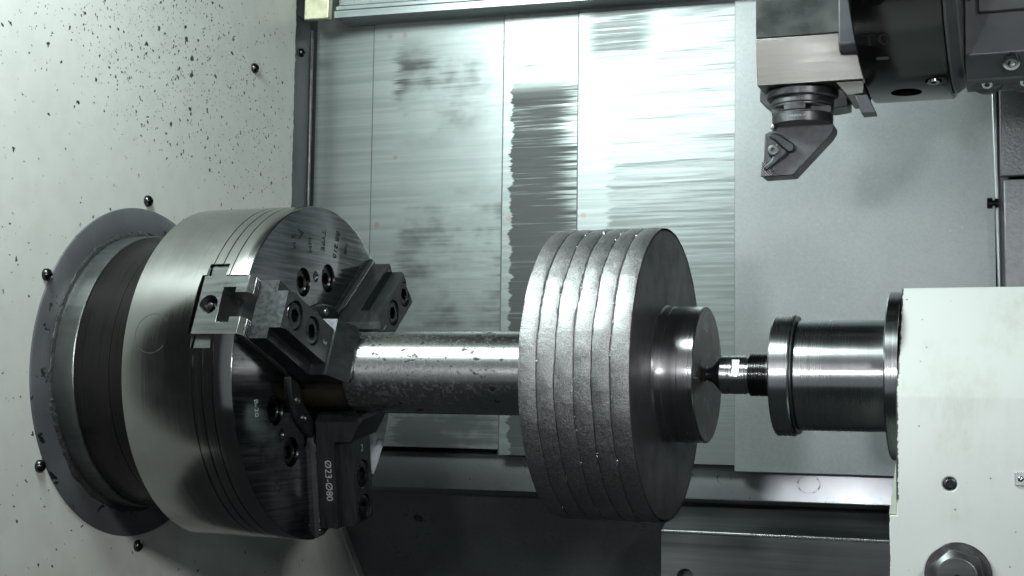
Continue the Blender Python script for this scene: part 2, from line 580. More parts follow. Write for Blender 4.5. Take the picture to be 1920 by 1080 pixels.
def boolean(me, cutter_me, op='DIFFERENCE'):
    a = bpy.data.objects.new("tmp_a", me)
    b = bpy.data.objects.new("tmp_b", cutter_me)
    COL.objects.link(a)
    COL.objects.link(b)
    md = a.modifiers.new("b", 'BOOLEAN')
    md.operation = op
    md.solver = 'EXACT'
    md.use_self = True
    md.object = b
    dg = bpy.context.evaluated_depsgraph_get()
    res = bpy.data.meshes.new_from_object(a.evaluated_get(dg), depsgraph=dg)
    bpy.data.objects.remove(a)
    bpy.data.objects.remove(b)
    return res


def socket_bolt_me(r, h, sock, depth=None, axis=Matrix.Identity(4), seg=36, dome=.0):
    """socket head cap screw along +X (top at x=h), hex socket"""
    bm = bmesh.new()
    c = r * .10
    ch = [(0, r), (h - c, r), (h - c * .3, r - c * .3), (h, r - c), (h, sock * 1.30)]
    rings = []
    for x, rr in ch:
        rings.append([bm.verts.new((x, rr * math.cos(2 * PI * i / seg), rr * math.sin(2 * PI * i / seg))) for i in range(seg)])

    def hexr(a, s):
        a = (a % (PI / 3)) - PI / 6
        return s / math.cos(a)
    d = depth or h * .7
    for x, s in ((h, sock), (h - d, sock), (h - d, sock * .3)):
        rings.append([bm.verts.new((x, hexr(2 * PI * i / seg, s) * math.cos(2 * PI * i / seg), hexr(2 * PI * i / seg, s) * math.sin(2 * PI * i / seg))) for i in range(seg)])
    for a, b in zip(rings[:-1], rings[1:]):
        for i in range(seg):
            j = (i + 1) % seg
            bm.faces.new((a[i], b[i], b[j], a[j]))
    bm.faces.new(rings[-1])
    bmesh.ops.transform(bm, matrix=axis, verts=bm.verts)
    return from_bm(bm, "socket_bolt")


def button_screw_me(r, h, mtx):
    prof = [(0, r), (h * .25, r)]
    for k in range(1, 7):
        a = k / 6 * PI / 2
        prof.append((h * .25 + h * .75 * math.sin(a), max(r * math.cos(a), r * .30)))
    prof += [(h, r * .30), (h * .55, r * .28), (h * .5, 0)]
    return from_bm(lathe_bm(prof, 28, mtx=mtx), "button_screw")


def thing(name, label, cat, group=None, loc=(0, 0, 0)):
    o = bpy.data.objects.new(name, None)
    o.empty_display_size = .02
    COL.objects.link(o)
    o.location = loc
    tag(o, label, cat, group)
    return o


def tag(o, label, cat, group=None):
    o["label"] = label
    o["category"] = cat
    if group:
        o["group"] = group
    return o


def text_me(s, size, mtx, ext=.00008, align='CENTER'):
    cu = bpy.data.curves.new("t", 'FONT')
    cu.body = s
    cu.size = size
    cu.extrude = ext
    cu.align_x = align
    cu.align_y = 'CENTER'
    cu.resolution_u = 3
    o = bpy.data.objects.new("t", cu)
    COL.objects.link(o)
    dg = bpy.context.evaluated_depsgraph_get()
    me = bpy.data.meshes.new_from_object(o.evaluated_get(dg), depsgraph=dg)
    bpy.data.objects.remove(o)
    me.transform(mtx)
    return me


def frame(origin, e1, e2):
    """matrix whose x is e1, y is e2, z their cross product"""
    a = Vector(e1).normalized()
    b = Vector(e2).normalized()
    c = a.cross(b)
    mm = Matrix((a, b, c)).transposed().to_4x4()
    mm.translation = Vector(origin)
    return mm


def axis_to(d, loc=(0, 0, 0)):
    """matrix turning +X onto d"""
    mm = Vector((1, 0, 0)).rotation_difference(Vector(d).normalized()).to_matrix().to_4x4()
    mm.translation = Vector(loc)
    return mm


rnd = random.Random(7)

# ================================================================== SETTING
# ------------------------------------------------ bed casting behind and below
def bedline(z):          # the casting falls away below the slideway
    return .318 + (-.103 - z) * .83


bm = bmesh.new()
poly = [(bedline(-.1), -.1), (bedline(-.42), -.42), (bedline(-.42) + .03, -.42), (bedline(-.1) + .06, -.1)]
add_prism(bm, poly, -.22, .75, 'x')
me = from_bm(bm)
cut = lathe_bm([(-.02, 0), (-.02, .0052), (.02, .0052), (.02, 0)], 24, mtx=axis_to((0, -.77, -.64), (-.074, bedline(-.139), -.139)))
me = boolean(me, from_bm(cut))
bed = fin("machine_bed", me, ['bed'], None, 30)
bed["kind"] = "structure"
box("back_plate", -.30, .80, .312, .320, -.095, .55, 'darkgrey', bed, 0)

# ------------------------------------------------ headstock wall
hs = thing("headstock_panel", "off-white painted headstock panel with black chips, behind the big chuck", "wall panel")
edge = []
z = .50
while z > -.06:
    edge.append((.2350 + .0011 * mnoise.noise((z * 60, 3, 1)) + .0012 * mnoise.noise((z * 230, 1, 7)), z))
    z -= .0022
low = [(.25, -.065), (.318, -.098), (.3655, -.159), (.4045, -.207), (.4270, -.235)]
poly = edge + low + [(-.235, -.235), (-.235, .50)]
bm = bmesh.new()
add_prism(bm, poly, -.1655, -.163, 'x')
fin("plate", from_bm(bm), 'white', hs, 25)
# turned-up flange along its lower rear edge
bm = bmesh.new()
add_prism(bm, [(.335, -.118), (.3655, -.157), (.4045, -.205), (.4265, -.2335), (.414, -.2345), (.393, -.2085), (.354, -.160), (.325, -.122)], -.163, -.1605, 'x')
fin("edge_flange", from_bm(bm), 'white', hs, 25, .0008)
for (y, z) in ((.0034, .1367), (-.1158, .0668), (-.1152, -.0706), (.0054, -.1381), (.160, .2812)):
    fin("screw", button_screw_me(.0046, .0048, axis_to((1, 0, 0), (-.163, y, z))), 'bolt_black', hs)

# ------------------------------------------------ corner post
po = thing("corner_post", "dark grey vertical post between headstock panel and steel covers", "post")
box("post", -.178, -.1664, .215, .2705, -.10, .50, 'darkgrey', po, .001)
box("cap", -.1664, -.1642, .236, .262, .352, .50, 'darkgrey', po, .001)
box("trim_strip", -.1664, -.1640, .2707, .2735, -.06, .345, 'rail', po, .0006)
box("inner_strip", -.1664, -.1652, .2375, .2420, -.06, .3515, 'darkgrey', po, .0004)
s = thing  # noqa
fin("screw", button_screw_me(.0043, .0042, axis_to((1, 0, 0), (-.1664, .2525, .318))), 'bolt_black', po)

# ------------------------------------------------ telescopic covers
YC = (.2800, .2775, .2750, .2725)
specs = [(-.1640, -.094, -.0655, "cover_a", "narrow leftmost brushed steel slideway cover beside the dark corner post"),
         (-.0990, .044, -.0655, "cover_b", "wide brushed steel slideway cover with smoky grey rub patches, behind the shaft"),
         (.0390, .118, -.0705, "cover_c", "steel slideway cover with a heavy black streaked smear, left of the workpiece rim"),
         (.1140, .266, -.0735, "cover_d", "bright steel slideway cover with fine horizontal streaks, right of the black smear")]
for (x0, x1, zb, mt, lab), yc in zip(specs, YC):
    o = box("slideway_cover", x0, x1, yc, yc + .002, zb, .47, mt, None, .0003)
    tag(o, lab, "cover", "telescopic slideway covers")
    if mt != "cover_a":
        box("seam_shadow", x0 - .0011, x0 - .0001, yc + .0006, yc + .0022, zb, .47, 'darkgrey', o, 0)  # added dark strip, paints the thin shadow along the cover's seam
o = thing("carriage_cover", "matt grey sheet metal cover behind the tool and the tailstock quill", "cover")
box("sheet", .2604, .4765, .2675, .2700, -.0785, .47, 'sheet', o, .0005)
box("bottom_lip", .2608, .4765, .2700, .2760, -.0790, -.0765, 'sheet', o, .0003)

# ------------------------------------------------ guard rail across the top
gr = thing("guard_rail", "grey metal guard rail along the top above the steel covers", "rail")
rail = prism("rail", [(.2460, .3475), (.2785, .3475), (.2785, .44), (.2550, .44), (.2550, .3620), (.2490, .3605), (.2490, .3560), (.2460, .3550)], -.1278, .32, 'x', 'beam', gr, .0006)
gr.location = (-.1305, 0, .3475)
gr.rotation_euler = (0, R(1.18), 0)
rail.location = (.1305, 0, -.3475)
eb = box("end_block", -.1560, -.1290, .2375, .2455, .3455, .44, 'brassy', gr, .0012)
eb.location = (.1305, 0, -.3475)

# ------------------------------------------------ column at the right
cl = thing("column_edge", "narrow grey column edge strip with a black knob, right of the matt sheet", "post")
prism("strip", [(.4748, .30), (.4748, .236), (.4780, .078), (.4780, .03), (.4812, .03), (.4796, .236), (.4796, .30)], .2480, .2672, 'y', 'trim', cl, .0012)
prism("groove", [(.4797, .30), (.4797, .236), (.4813, .03), (.4875, .03), (.4875, .30)], .2500, .2600, 'y', 'darkgrey', cl, 0)
fin("knob", from_bm(lathe_bm([(0, 0), (0, .0038), (.003, .0038), (.0032, .0024), (.0045, .0024), (.0048, .0045), (.0085, .0045), (.009, .004), (.009, 0)], 24, mtx=axis_to((-1, 0, 0), (.4798, .2470, .1446)))), 'turret_black', cl)
o = box("slide_plate", .4812, .62, .238, .246, .1650, .40, 'hammer', None, .0012)
tag(o, "upper hammered black plate at the right edge, below the turret", "plate", "plates on the right column")
o = box("slide_plate", .4835, .62, .241, .249, .060, .1625, 'hammer', None, .0012)
tag(o, "lower hammered grey plate at the right edge, just above the tailstock", "plate", "plates on the right column")

# ------------------------------------------------ slideway and tailstock rail
o = prism("slideway", [(.2860, -.1042), (.2888, -.0760), (.2900, -.070), (.3110, -.070), (.3110, -.100), (.2930, -.1085)], -.160, .60, 'x', 'way', None, .0006)
tag(o, "long polished slideway under the steel covers with ring-shaped marks", "slideway")
tr = thing("tailstock_rail", "dark steel rail with a bright upper edge, lower right beside the tailstock foot", "rail")
bm = bmesh.new()
add_prism(bm, [(.2500, -.1310), (.2515, -.1296), (.2960, -.1115), (.3100, -.1130), (.3100, -.36), (.2500, -.36)], .2003, .60, 'x')
me = from_bm(bm)
cut = lathe_bm([(-.02, 0), (-.02, .0072), (.02, .0072), (.02, 0)], 28, mtx=axis_to((0, -1, 0), (.2215, .25, -.1690)))
fin("rail", boolean(me, from_bm(cut)), 'rail', tr, 30, .0003)
box("bright_edge", .2004, .60, .2492, .2520, -.1318, -.1293, 'turned', tr, .0006)
box("end_strip", .3925, .3955, .2488, .2497, -.36, -.1325, 'rail', tr, 0)

# ================================================================== SPINDLE
rg = thing("spindle_ring", "dark grey painted ring on the headstock panel behind the chuck, paint chipped", "ring")
lathe("ring", [(-.1628, .1100), (-.1612, .1104), (-.1610, .1110), (-.1610, .1282), (-.1616, .1294), (-.1628, .1296)], 'ringpaint', rg, 160)
bm = bmesh.new()
seg = 220
prev = None
first = None
for i in range(seg):
    a = 2 * PI * i / seg
    ro = .1105 + .0022 * mnoise.noise((math.cos(a) * 9, math.sin(a) * 9, 1)) + .0012 * mnoise.noise((math.cos(a) * 40, math.sin(a) * 40, 2))
    hx = -.1600 + .0008 * mnoise.noise((math.cos(a) * 25, math.sin(a) * 25, 5))
    cur = [bm.verts.new((x, r * math.cos(a), r * math.sin(a))) for x, r in ((-.1627, ro + .001), (-.1608, ro), (hx, (ro + .1062) / 2), (hx - .0002, .1062), (-.1627, .1062))]
    if prev:
        for k in range(4):
            bm.faces.new((prev[k], prev[k + 1], cur[k + 1], cur[k]))
    else:
        first = cur
    prev = cur
for k in range(4):
    bm.faces.new((prev[k], prev[k + 1], first[k + 1], first[k]))
fin("sealant_bead", from_bm(bm), 'sealant', rg, 60)
lathe("spindle_nose", [(-.1627, .06), (-.1627, .1066), (-.1440, .1066), (-.1434, .1060), (-.1434, .06)], 'base_jaw', rg, 128)

# ------------------------------------------------------------------ chuck
JA = (21.0, 141.0, 261.0)
RHO1, RHO2 = .0765, .1025
ch = thing("chuck", "large steel three-jaw chuck gripping the shaft in front of the headstock", "chuck")
lathe("back_plate", [(-.1432, .05), (-.1432, .1046), (-.1428, .1050), (-.1140, .1050), (-.1137, .1044), (-.1133, .1044), (-.1130, .1054), (-.0894, .1054), (-.0894, .05)], 'black_plate', ch, 128)

RC = .125
prof = [(-.0893, .05), (-.0893, RC - .0012), (-.0881, RC)]
for gx in (-.0310, -.0234, -.0150):
    prof += [(gx - .00045, RC), (gx - .00035, RC - .0011), (gx + .00035, RC - .0011), (gx + .00045, RC)]
prof += [(-.0012, RC), (-.0003, RC - .0004), (0, RC - .0012), (0, .0516), (-.012, .0516), (-.012, .034), (-.075, .034), (-.075, .05)]
body = from_bm(lathe_bm(prof, 192, closed=True))
bm = bmesh.new()
for A in JA:
    mt = Matrix.Rotation(R(90 - A), 4, 'X')
    add_box(bm, -.0368, .02, -.0223, .0223, .030, .16, mt)
    add_box(bm, -.0337, -.0180, -.0318, .0318, .060, .16, mt)
    mt2 = Matrix.Rotation(R(90 - A - 60), 4, 'X')
    for da in (-15.5, 15.5):
        mt3 = Matrix.Rotation(R(90 - A - 60 - da), 4, 'X') @ Matrix.Translation((0, 0, .0722))
        lathe_bm([(-.011, 0), (-.011, .0108), (.003, .0108), (.003, 0)], 36, bm=bm, mtx=mt3)
    lathe_bm([(-.006, 0), (-.006, .0042), (.003, .0042), (.003, 0)], 24, bm=bm, mtx=mt2 @ Matrix.Translation((0, 0, .0722)))
body = boolean(body, from_bm(bm))
bo = fin("body", body, ['chuck', 'chuckface'], ch, 28)
for p in body.polygons:
    if p.normal.x > .9 and p.center.x > -.0005:
        p.material_index = 1
# pen ring and oil trace on the body, face stamps
for A in JA:
    for da in (-15.5, 15.5):
        mt3 = Matrix.Rotation(R(90 - A - 60 - da), 4, 'X') @ Matrix.Translation((-.011, 0, .0722))
        fin("face_bolt", socket_bolt_me(.0094, .0085, .0046, .006, mt3), 'bolt_black', ch)
    mt3 = Matrix.Rotation(R(90 - A - 60), 4, 'X') @ Matrix.Translation((-.006, 0, .0722))
    fin("set_screw", socket_bolt_me(.0040, .0042, .0018, .003, mt3, 24), 'bolt_steel', ch)

# centre sleeve, slotted for the jaws
sl = from_bm(lathe_bm([(-.012, .0355), (-.012, .0513), (.0022, .0513), (.0030, .0505), (.0030, .0390), (.0005, .0355)], 128, closed=True))
bm = bmesh.new()
for A in JA:
    add_box(bm, -.05, .05, -.0224, .0224, .0, .10, Matrix.Rotation(R(90 - A), 4, 'X'))
sl = boolean(sl, from_bm(bm))
bm = bmesh.new()
bm.from_mesh(sl)
left = set(bm.faces)
isl = []
while left:
    st_ = [left.pop()]
    comp = list(st_)
    while st_:
        f = st_.pop()
        for e in f.edges:
            for g in e.link_faces:
                if g in left:
                    left.discard(g)
                    st_.append(g)
                    comp.append(g)
    isl.append([[v.co.copy() for v in f.verts] for f in comp])
bm.free()
for comp in isl:
    b2 = bmesh.new()
    for f in comp:
        b2.faces.new([b2.verts.new(c) for c in f])
    bmesh.ops.remove_doubles(b2, verts=b2.verts, dist=1e-6)
    cen = sum((v.co for v in b2.verts), Vector()) / len(b2.verts)
    cang = math.degrees(math.atan2(cen.z, -cen.y))
    slo = fin("sleeve_segment", from_bm(b2), 'black_oxide', ch, 30, .0003)
    for da in (-11, 10):
        mt3 = Matrix.Rotation(R(90 - cang - da), 4, 'X') @ Matrix.Translation((.0030, 0, .0452))
        fin("screw", socket_bolt_me(.0030, .0012, .0013, .0008, mt3, 20), 'bolt_steel', slo)

# base jaw, built pointing along +Z, then turned about the chuck axis
bm = bmesh.new()
add_prism(bm, [(-.0352, .0445), (-.0352, .1222), (.0008, .1222), (.0048, .1180), (.0048, .0540), (.0025, .0505), (.0025, .0445)], -.0219, .0219, 'y')
add_box(bm, -.0328, -.0186, -.0314, .0314, .062, .1188)
bj = from_bm(bm)
bm = bmesh.new()
add_box(bm, -.0178, -.0078, -.0132, .0132, .095, .14)
add_box(bm, -.0085, .02, -.0092, .0092, .095, .14)
lathe_bm([(.006, 0), (.006, .0072), (-.006, .0072), (-.006, 0)], 32, bm=bm, mtx=axis_to((0, 0, 1), (-.0268, 0, .1222)))
# serrations run across the jaw
for k in range(30):
    zz = .0575 + k * .0021
    add_box(bm, .0036, .012, -.03, .03, zz, zz + .0010)
bj = boolean(bj, from_bm(bm))
# top jaw
bm = bmesh.new()
XT = .0053
# stepped outline in (x, rho)
add_prism(bm, [(XT, .0340), (XT, .1140), (.0198, .1140), (.0198, .0492), (.0333, .0488), (.0432, .0325), (.0432, .0285), (XT, .0285)], -.0218, .0218, 'y')
wide = from_bm(bm)
bm = bmesh.new()
add_prism(bm, [(.0190, .0480), (.0190, .1140), (.0285, .1140), (.0315, .1105), (.0315, .0480)], -.0138, .0138, 'y')
nar = from_bm(bm)
tj = boolean(wide, nar, 'UNION')
bm = bmesh.new()
for rr in (RHO1, RHO2):
    lathe_bm([(.0245, 0), (.0245, .0104), (.04, .0104), (.04, 0)], 36, bm=bm, mtx=Matrix.Translation((0, 0, rr)))
lathe_bm([(-.02, 0), (-.02, .0302), (.08, .0302), (.08, 0)], 128, bm=bm)      # grip radius
# corner chamfers of the gripping tip
for sgn in (-1, 1):
    mtx = Matrix.Translation((.036, sgn * .0218, .0300)) @ Matrix.Rotation(R(45), 4, 'X')
    add_box(bm, -.04, .03, -.0028, .0028, -.0028, .0028, mtx)
tj = boolean(tj, from_bm(bm))
for k, A in enumerate(JA):
    e = (R(90 - A), 0, 0)
    o = fin("base_jaw", bj if k == 0 else bj.copy(), 'base_jaw' if k == 0 else None, ch, 30, .0003)
    o.rotation_euler = e
    q = fin("pin", from_bm(lathe_bm([(-.006, 0), (-.006, .0068), (-.0052, .0068), (-.005, .0026), (-.002, .0024), (-.0015, 0)], 24, mtx=axis_to((0, 0, 1), (-.0268, 0, .1222)))), 'bolt_black', o)
    o = fin("top_jaw", tj if k == 0 else tj.copy(), 'black_oxide' if k == 0 else None, ch, 30, .0004)
    o.rotation_euler = e
    for rr in (RHO1, RHO2):
        fin("bolt", socket_bolt_me(.0094, .0060, .0047, .0045, Matrix.Translation((.0245, 0, rr))), 'bolt_black', o)
    if k == 2:
        mt = frame((.0137, .02184, .0780), (0, 0, 1), (1, 0, 0))
        fin("size_marking", text_me("Ø23-Ø80", .0078, mt), 'etch', o, 0)
        mt = frame((.0432, .0, .0), (0, 0, 1), (0, -1, 0))
    num = "312"[k]
    mt = frame((.03155, .004, .0560), (0, -1, .5), (0, -.5, -1))
    fin("jaw_number", text_me(num, .0075, frame((.03155, 0, .0572), (0, -1, 0), (0, 0, -1))), 'etch', o, 0)


# stamped figures on the chuck face
def face_text(s, y, z, size, ang, mat='stamp'):
    a = R(ang)
    # seen from +X: right is +Y, up is +Z
    e1 = (0, math.cos(a), math.sin(a))
    e2 = (0, -math.sin(a), math.cos(a))
    fin("stamp", text_me(s, size * .85, frame((.00012, y, z), e1, e2)), mat, bo, 0)


face_text("A", -.036, .101, .014, -80)
face_text("2 M", -.046, .094, .009, -80)
face_text("NM", -.022, .094, .009, -85)
face_text("TYPE", -.001, .100, .009, -95)
face_text("BB 210", .020, .099, .009, -105)
face_text("NR", .036, .097, .008, -110)
face_text("B-20", -.092, -.027, .008, -82, 'etch')
face_text("NC", -.083, -.058, .012, -48)
face_text("A-6", -.062, -.063, .008, -50)
face_text("H 2", -.060, -.082, .009, -40)
face_text("E1", -.090, .020, .007, -70, 'etch')

# thin pen ring on the chuck side (flat mark following the barrel)
bm = bmesh.new()
prev = None
N = 56
for i in range(N):
    t = i / N * 2 * PI * .80 + .7
    pts = []
    for rr in (.0143, .0137):
        x = -.066 + rr * .95 * math.cos(t)
        s_ = rr * math.sin(t)
        a = R(11) + s_ / RC
        pts.append(bm.verts.new((x, -(RC + .00006) * math.cos(a), (RC + .00006) * math.sin(a))))
    if prev:
        bm.faces.new((prev[0], prev[1], pts[1], pts[0]))
    prev = pts
fin("pen_ring", from_bm(bm), 'rail', bo, 0)

# ================================================================== WORKPIECE
wp = thing("workpiece", "workpiece with mottled shaft and thick ribbed grey rim between chuck and tailstock", "workpiece")
RS = .0300
pr = [(-.05, 0), (-.05, .0275), (.0330, .0275), (.0334, .0272)]
lathe("shaft_step", pr + [(.0334, 0)], 'shaftdark', wp, 96)
lathe("shaft", [(.0334, 0), (.0334, RS - .0006), (.0340, RS), (.1960, RS), (.1960, 0)], 'shaft', wp, 128)
# ribbed rim: six burnt-looking bands with dark seams
RW = .1010
X0, X1 = .1958, .2692
NB, PER, SEG = 6, 9, 420
bw = (X1 - X0) / NB
bm = bmesh.new()
rows = []
xs = []
for b in range(NB):
    for k in range(PER):
        t = k / PER
        xs.append((b, t))
        if k == 0:
            xs.append((b, .028))
    xs.append((b, .972))
xs.append((NB - 1, 1.0))
for b, t in xs:
    ring = []
    x = X0 + (b + t) * bw
    seam = min(t, 1 - t) * bw           # distance to a seam
    at_end = (b == 0 and t == 0) or (b == NB - 1 and t == 1.0)
    for i in range(SEG):
        a = 2 * PI * i / SEG
        ca, sa = math.cos(a), math.sin(a)
        r = RW - .00070 * (2 * abs(t - .5)) ** 2.2
        if t == 0 and not at_end:
            r -= .0013 * (1.0 if b in (2, 4) else .65)
        jit = .00040 * mnoise.noise((x * 90, ca * 9, sa * 9)) + .00018 * mnoise.noise((x * 420, ca * 45, sa * 45)) + .00012 * mnoise.noise((x * 900, ca * 95, sa * 95))
        r += jit
        wx = 0 if at_end else .0009 * mnoise.noise((b * 3.1 + (0 if t < .5 else 3.1), ca * 4, sa * 4)) * (2 * abs(t - .5)) ** 3 + (.0003 * mnoise.noise((b * 7.7, ca * 40, sa * 40)) if t == 0 else 0)
        ring.append(bm.verts.new((x + wx, r * ca, r * sa)))
    rows.append(ring)
for a_, b_ in zip(rows[:-1], rows[1:]):
    for i in range(SEG):
        j = (i + 1) % SEG
        bm.faces.new((a_[i], b_[i], b_[j], a_[j]))
fin("rim", from_bm(bm), 'rim', wp, 60)
lathe("rim_face", [(X1 - .012, .02), (X1 - .012, .0985), (X1 - .0008, .0992), (X1 + .0001, .0984), (X1 + .0001, .02)], 'rimface', wp, 180)
lathe("rim_back", [(X0 + .012, .02), (X0 + .012, .0985), (X0 + .0008, .0992), (X0 - .0001, .0984), (X0 - .0001, .02)], 'rimface', wp, 180)
# burrs and spatter beads along the seams
bm = bmesh.new()
rb = random.Random(3)
for k in range(48):
    b = rb.choice((1, 2, 3, 3, 4, 5, 5, 0))
    a = rb.uniform(.50 * PI, 1.5 * PI)
    for q in range(rb.choice((1, 1, 1, 2, 4))):
        s_ = rb.uniform(.0004, .0008) * (1.8 if rb.random() < .08 else 1)
        aa = a + q * .009
        rr = RW - .0012
        mt = Matrix.Translation((X0 + b * bw + rb.uniform(-.0006, .0009) + (.0006 if b == 0 else 0), rr * math.cos(aa), rr * math.sin(aa))) @ Matrix.Diagonal((s_, s_ * rb.uniform(.8, 2.2), s_ * rb.uniform(.8, 2.2), 1))
        bmesh.ops.create_icosphere(bm, subdivisions=1, radius=1, matrix=mt)
o = fin("burr", from_bm(bm), 'burr', wp, 60)
o["kind"] = "stuff"
RH = .0464
lathe("hub", [(X1, 0), (X1, RH + .0012), (X1 + .0012, RH + .0002), (X1 + .0060, RH + .0002), (X1 + .0062, RH - .0002), (X1 + .0105, RH - .0002), (X1 + .0108, RH),
              (.2958, RH), (.2963, RH - .0005), (.2963, 0)], 'turned_hub', wp, 128)
lathe("hub_face", [(.2963, RH - .0005), (.2966, RH - .0009), (.2966, .0060), (.2930, .0024), (.2930, 0)], 'hub_face', wp, 128)

# ================================================================== LIVE CENTRE
lc = thing("live_center", "small turned live centre with conical point pressed into the workpiece hub", "lathe center")
lathe("point", [(.2935, 0), (.2935, .0022), (.2970, .0042), (.3000, .0052), (.3062, .0120), (.3064, 0)], 'black_oxide', lc, 64)
prof = [(.3064, 0), (.3064, .0124), (.3070, .0130)]
for x in (.3118, .3128):
    prof += [(x - .0003, .0130), (x, .0125), (x + .0003, .0130)]
prof += [(.3145, .0130), (.3149, .0130), (.3198, .0130), (.3202, .0130), (.3240, .0130), (.3243, .0124), (.3256, .0124), (.3256, 0)]
bm = lathe_bm(prof, 96)
nn = Vector((0, -math.cos(R(28)), math.sin(R(28))))
for v in bm.verts:
    if .3148 < v.co.x < .3199:
        d = v.co.dot(nn)
        if d > .0112:
            v.co -= nn * (d - .0112)
fin("neck", from_bm(bm), 'turned', lc, 30)
prof = [(.3256, 0), (.3256, .0128), (.3262, .0142)]
x = .3266
while x < .3380:
    prof += [(x, .0143), (x + .0003, .0136), (x + .0006, .0143)]
    x += .0009
prof += [(.3395, .0140), (.3395, .0126), (.3445, .0126), (.3445, 0)]
lathe("thread", prof, 'turned_dark', lc, 64)

# ================================================================== TAILSTOCK
ts = thing("tailstock", "cream painted tailstock casting with polished quill at the right edge", "tailstock")
bm = bmesh.new()
add_prism(bm, [(-.020, .0555), (-.0222, .0538), (-.0695, -.0125), (-.0700, -.0150), (-.0700, -.20), (.16, -.20), (.16, .0545)], .4268, .66, 'x')
me = from_bm(bm)
cut = lathe_bm([(-.004, 0), (-.004, .0042), (.02, .0042), (.02, 0)], 32, mtx=axis_to((0, -1, 0), (.4572, -.07, -.0648)))
bm = bmesh.new()
add_box(bm, .4224, .45, -.0700, .16, -.20, -.0842)
me = boolean(me, from_bm(bm), 'UNION')
me = boolean(me, from_bm(cut))
fin("casting", me, 'cream', ts, 25, .0007)
bm = bmesh.new()
vs = [bm.verts.new(p) for p in ((.4266, -.0692, -.0525), (.4266, -.0692, -.0838), (.4222, -.0692, -.0838), (.4266, .0, -.0525), (.4266, .0, -.0838), (.4222, .0, -.0838))]
for f in ((0, 1, 2), (3, 5, 4), (0, 2, 5, 3), (1, 4, 5, 2), (0, 3, 4, 1)):
    bm.faces.new([vs[i] for i in f])
fin("rib", from_bm(bm), 'greenish', ts, 0)
fin("set_screw", socket_bolt_me(.0036, .0022, .0016, .0018, axis_to((0, -1, 0), (.4572, -.0662, -.0648)), 24), 'bolt_black', ts)
RQ = .0366
lathe("quill_cap", [(.3440, .0), (.3440, .0395), (.3450, .0405), (.3562, .0405), (.3570, .0398), (.3570, .0)], 'turned', ts, 128)
lathe("quill_groove", [(.3570, .0), (.3570, .0366), (.3576, .0392), (.3586, .0392), (.3592, .0350), (.3592, .0)], 'black_oxide', ts, 128)
lathe("quill", [(.3592, 0), (.3592, RQ - .001), (.3600, RQ), (.4178, RQ), (.4178, 0)], 'turned', ts, 128)
lathe("quill_flange", [(.4178, 0), (.4178, .0534), (.4188, .0546), (.4262, .0546), (.4262, 0)], 'turned', ts, 128)
# big hex bolt at the bottom
hb = Vector((.4615, -.070, -.1175))
mt = axis_to((0, -1, 0), hb) @ Matrix.Diagonal((1, .90, .90, 1))
fin("washer", from_bm(lathe_bm([(0, .006), (0, .0212), (.0022, .0212), (.0026, .0207), (.0026, .006)], 64, mtx=mt, closed=True)), 'tool_dark', ts)
bm = bmesh.new()
rings = []
seg = 48
for x, kind in ((.0026, 'h'), (.0130, 'h'), (.0165, 'c'), (.0168, 'd'), (.0168, 'e')):
    ring = []
    for i in range(seg):
        a = 2 * PI * i / seg
        aa = ((a + .3) % (PI / 3)) - PI / 6
        hr = .0160 / math.cos(aa)
        if kind == 'h':
            r = hr
            xx = x if x < .005 else .0148 - (hr - .0160) * .62
        elif kind == 'c':
            r, xx = .0134, .0164
        elif kind == 'd':
            r, xx = .0128, .0168
        else:
            r, xx = .0020, .0168
        ring.append(bm.verts.new((xx, r * math.cos(a), r * math.sin(a))))
    rings.append(ring)
for a_, b_ in zip(rings[:-1], rings[1:]):
    for i in range(seg):
        j = (i + 1) % seg
        bm.faces.new((a_[i], b_[i], b_[j], a_[j]))
lo = [bm.verts.new((.0150, .0015 * math.cos(2 * PI * i / seg), .0015 * math.sin(2 * PI * i / seg))) for i in range(seg)]
for i in range(seg):
    j = (i + 1) % seg
    bm.faces.new((rings[-1][i], lo[i], lo[j], rings[-1][j]))
bm.faces.new(lo)
bmesh.ops.transform(bm, matrix=mt, verts=bm.verts)
fin("hex_bolt", from_bm(bm), 'rail', ts, 30, .0003)
pl = box("name_plate", .4935, .515, -.0712, -.0701, -.0644, -.0566, 'trim', ts, .0003)
fin("rivet", button_screw_me(.0017, .0012, axis_to((0, -1, 0), (.4967, -.0712, -.0604))), 'bolt_steel', pl)

# ================================================================== TURRET
TC = Vector((0, 0.005, .388))
RT = .2025
tu = thing("turret", "black tool turret drum at the top right behind the tool block", "turret")
tur = from_bm(lathe_bm([(.4045, 0), (.4045, RT - .001), (.4055, RT), (.4560, RT), (.4572, RT - .0006), (.4572, 0)], 300))
tur.transform(Matrix.Translation(TC))


def on_drum(x, ang, dr=0):
    a = R(ang)      # 0 = straight down, positive towards the viewer
    return Vector((x, TC.y - (RT + dr) * math.sin(a), TC.z - (RT + dr) * math.cos(a))), Vector((0, -math.sin(a), -math.cos(a)))


bm = bmesh.new()
p0, n0 = on_drum(.4290, 2)
lathe_bm([(-.02, 0), (-.02, .0098), (.02, .0098), (.02, 0)], 40, bm=bm, mtx=axis_to(n0, p0))
p1, n1 = on_drum(.4475, 8)
lathe_bm([(-.003, 0), (-.003, .0052), (.02, .0052), (.02, 0)], 28, bm=bm, mtx=axis_to(n1, p1))
tur = boolean(tur, from_bm(bm))
fin("drum", tur, 'turret_black', tu, 30, .0004)
fin("screw", socket_bolt_me(.0040, .0042, .0018, .003, axis_to(n1, p1 - n1 * .003), 24), 'bolt_steel', tu)
p2, n2 = on_drum(.4205, 35.5)
fin("plug", from_bm(lathe_bm([(-.002, 0), (-.002, .0075), (.004, .0075), (.005, .0066), (.005, .004), (.002, .0035), (.002, 0)], 32, mtx=axis_to(n2, p2))), 'bolt_black', tu)
pa, na = on_drum(.4175, 24, .0002)
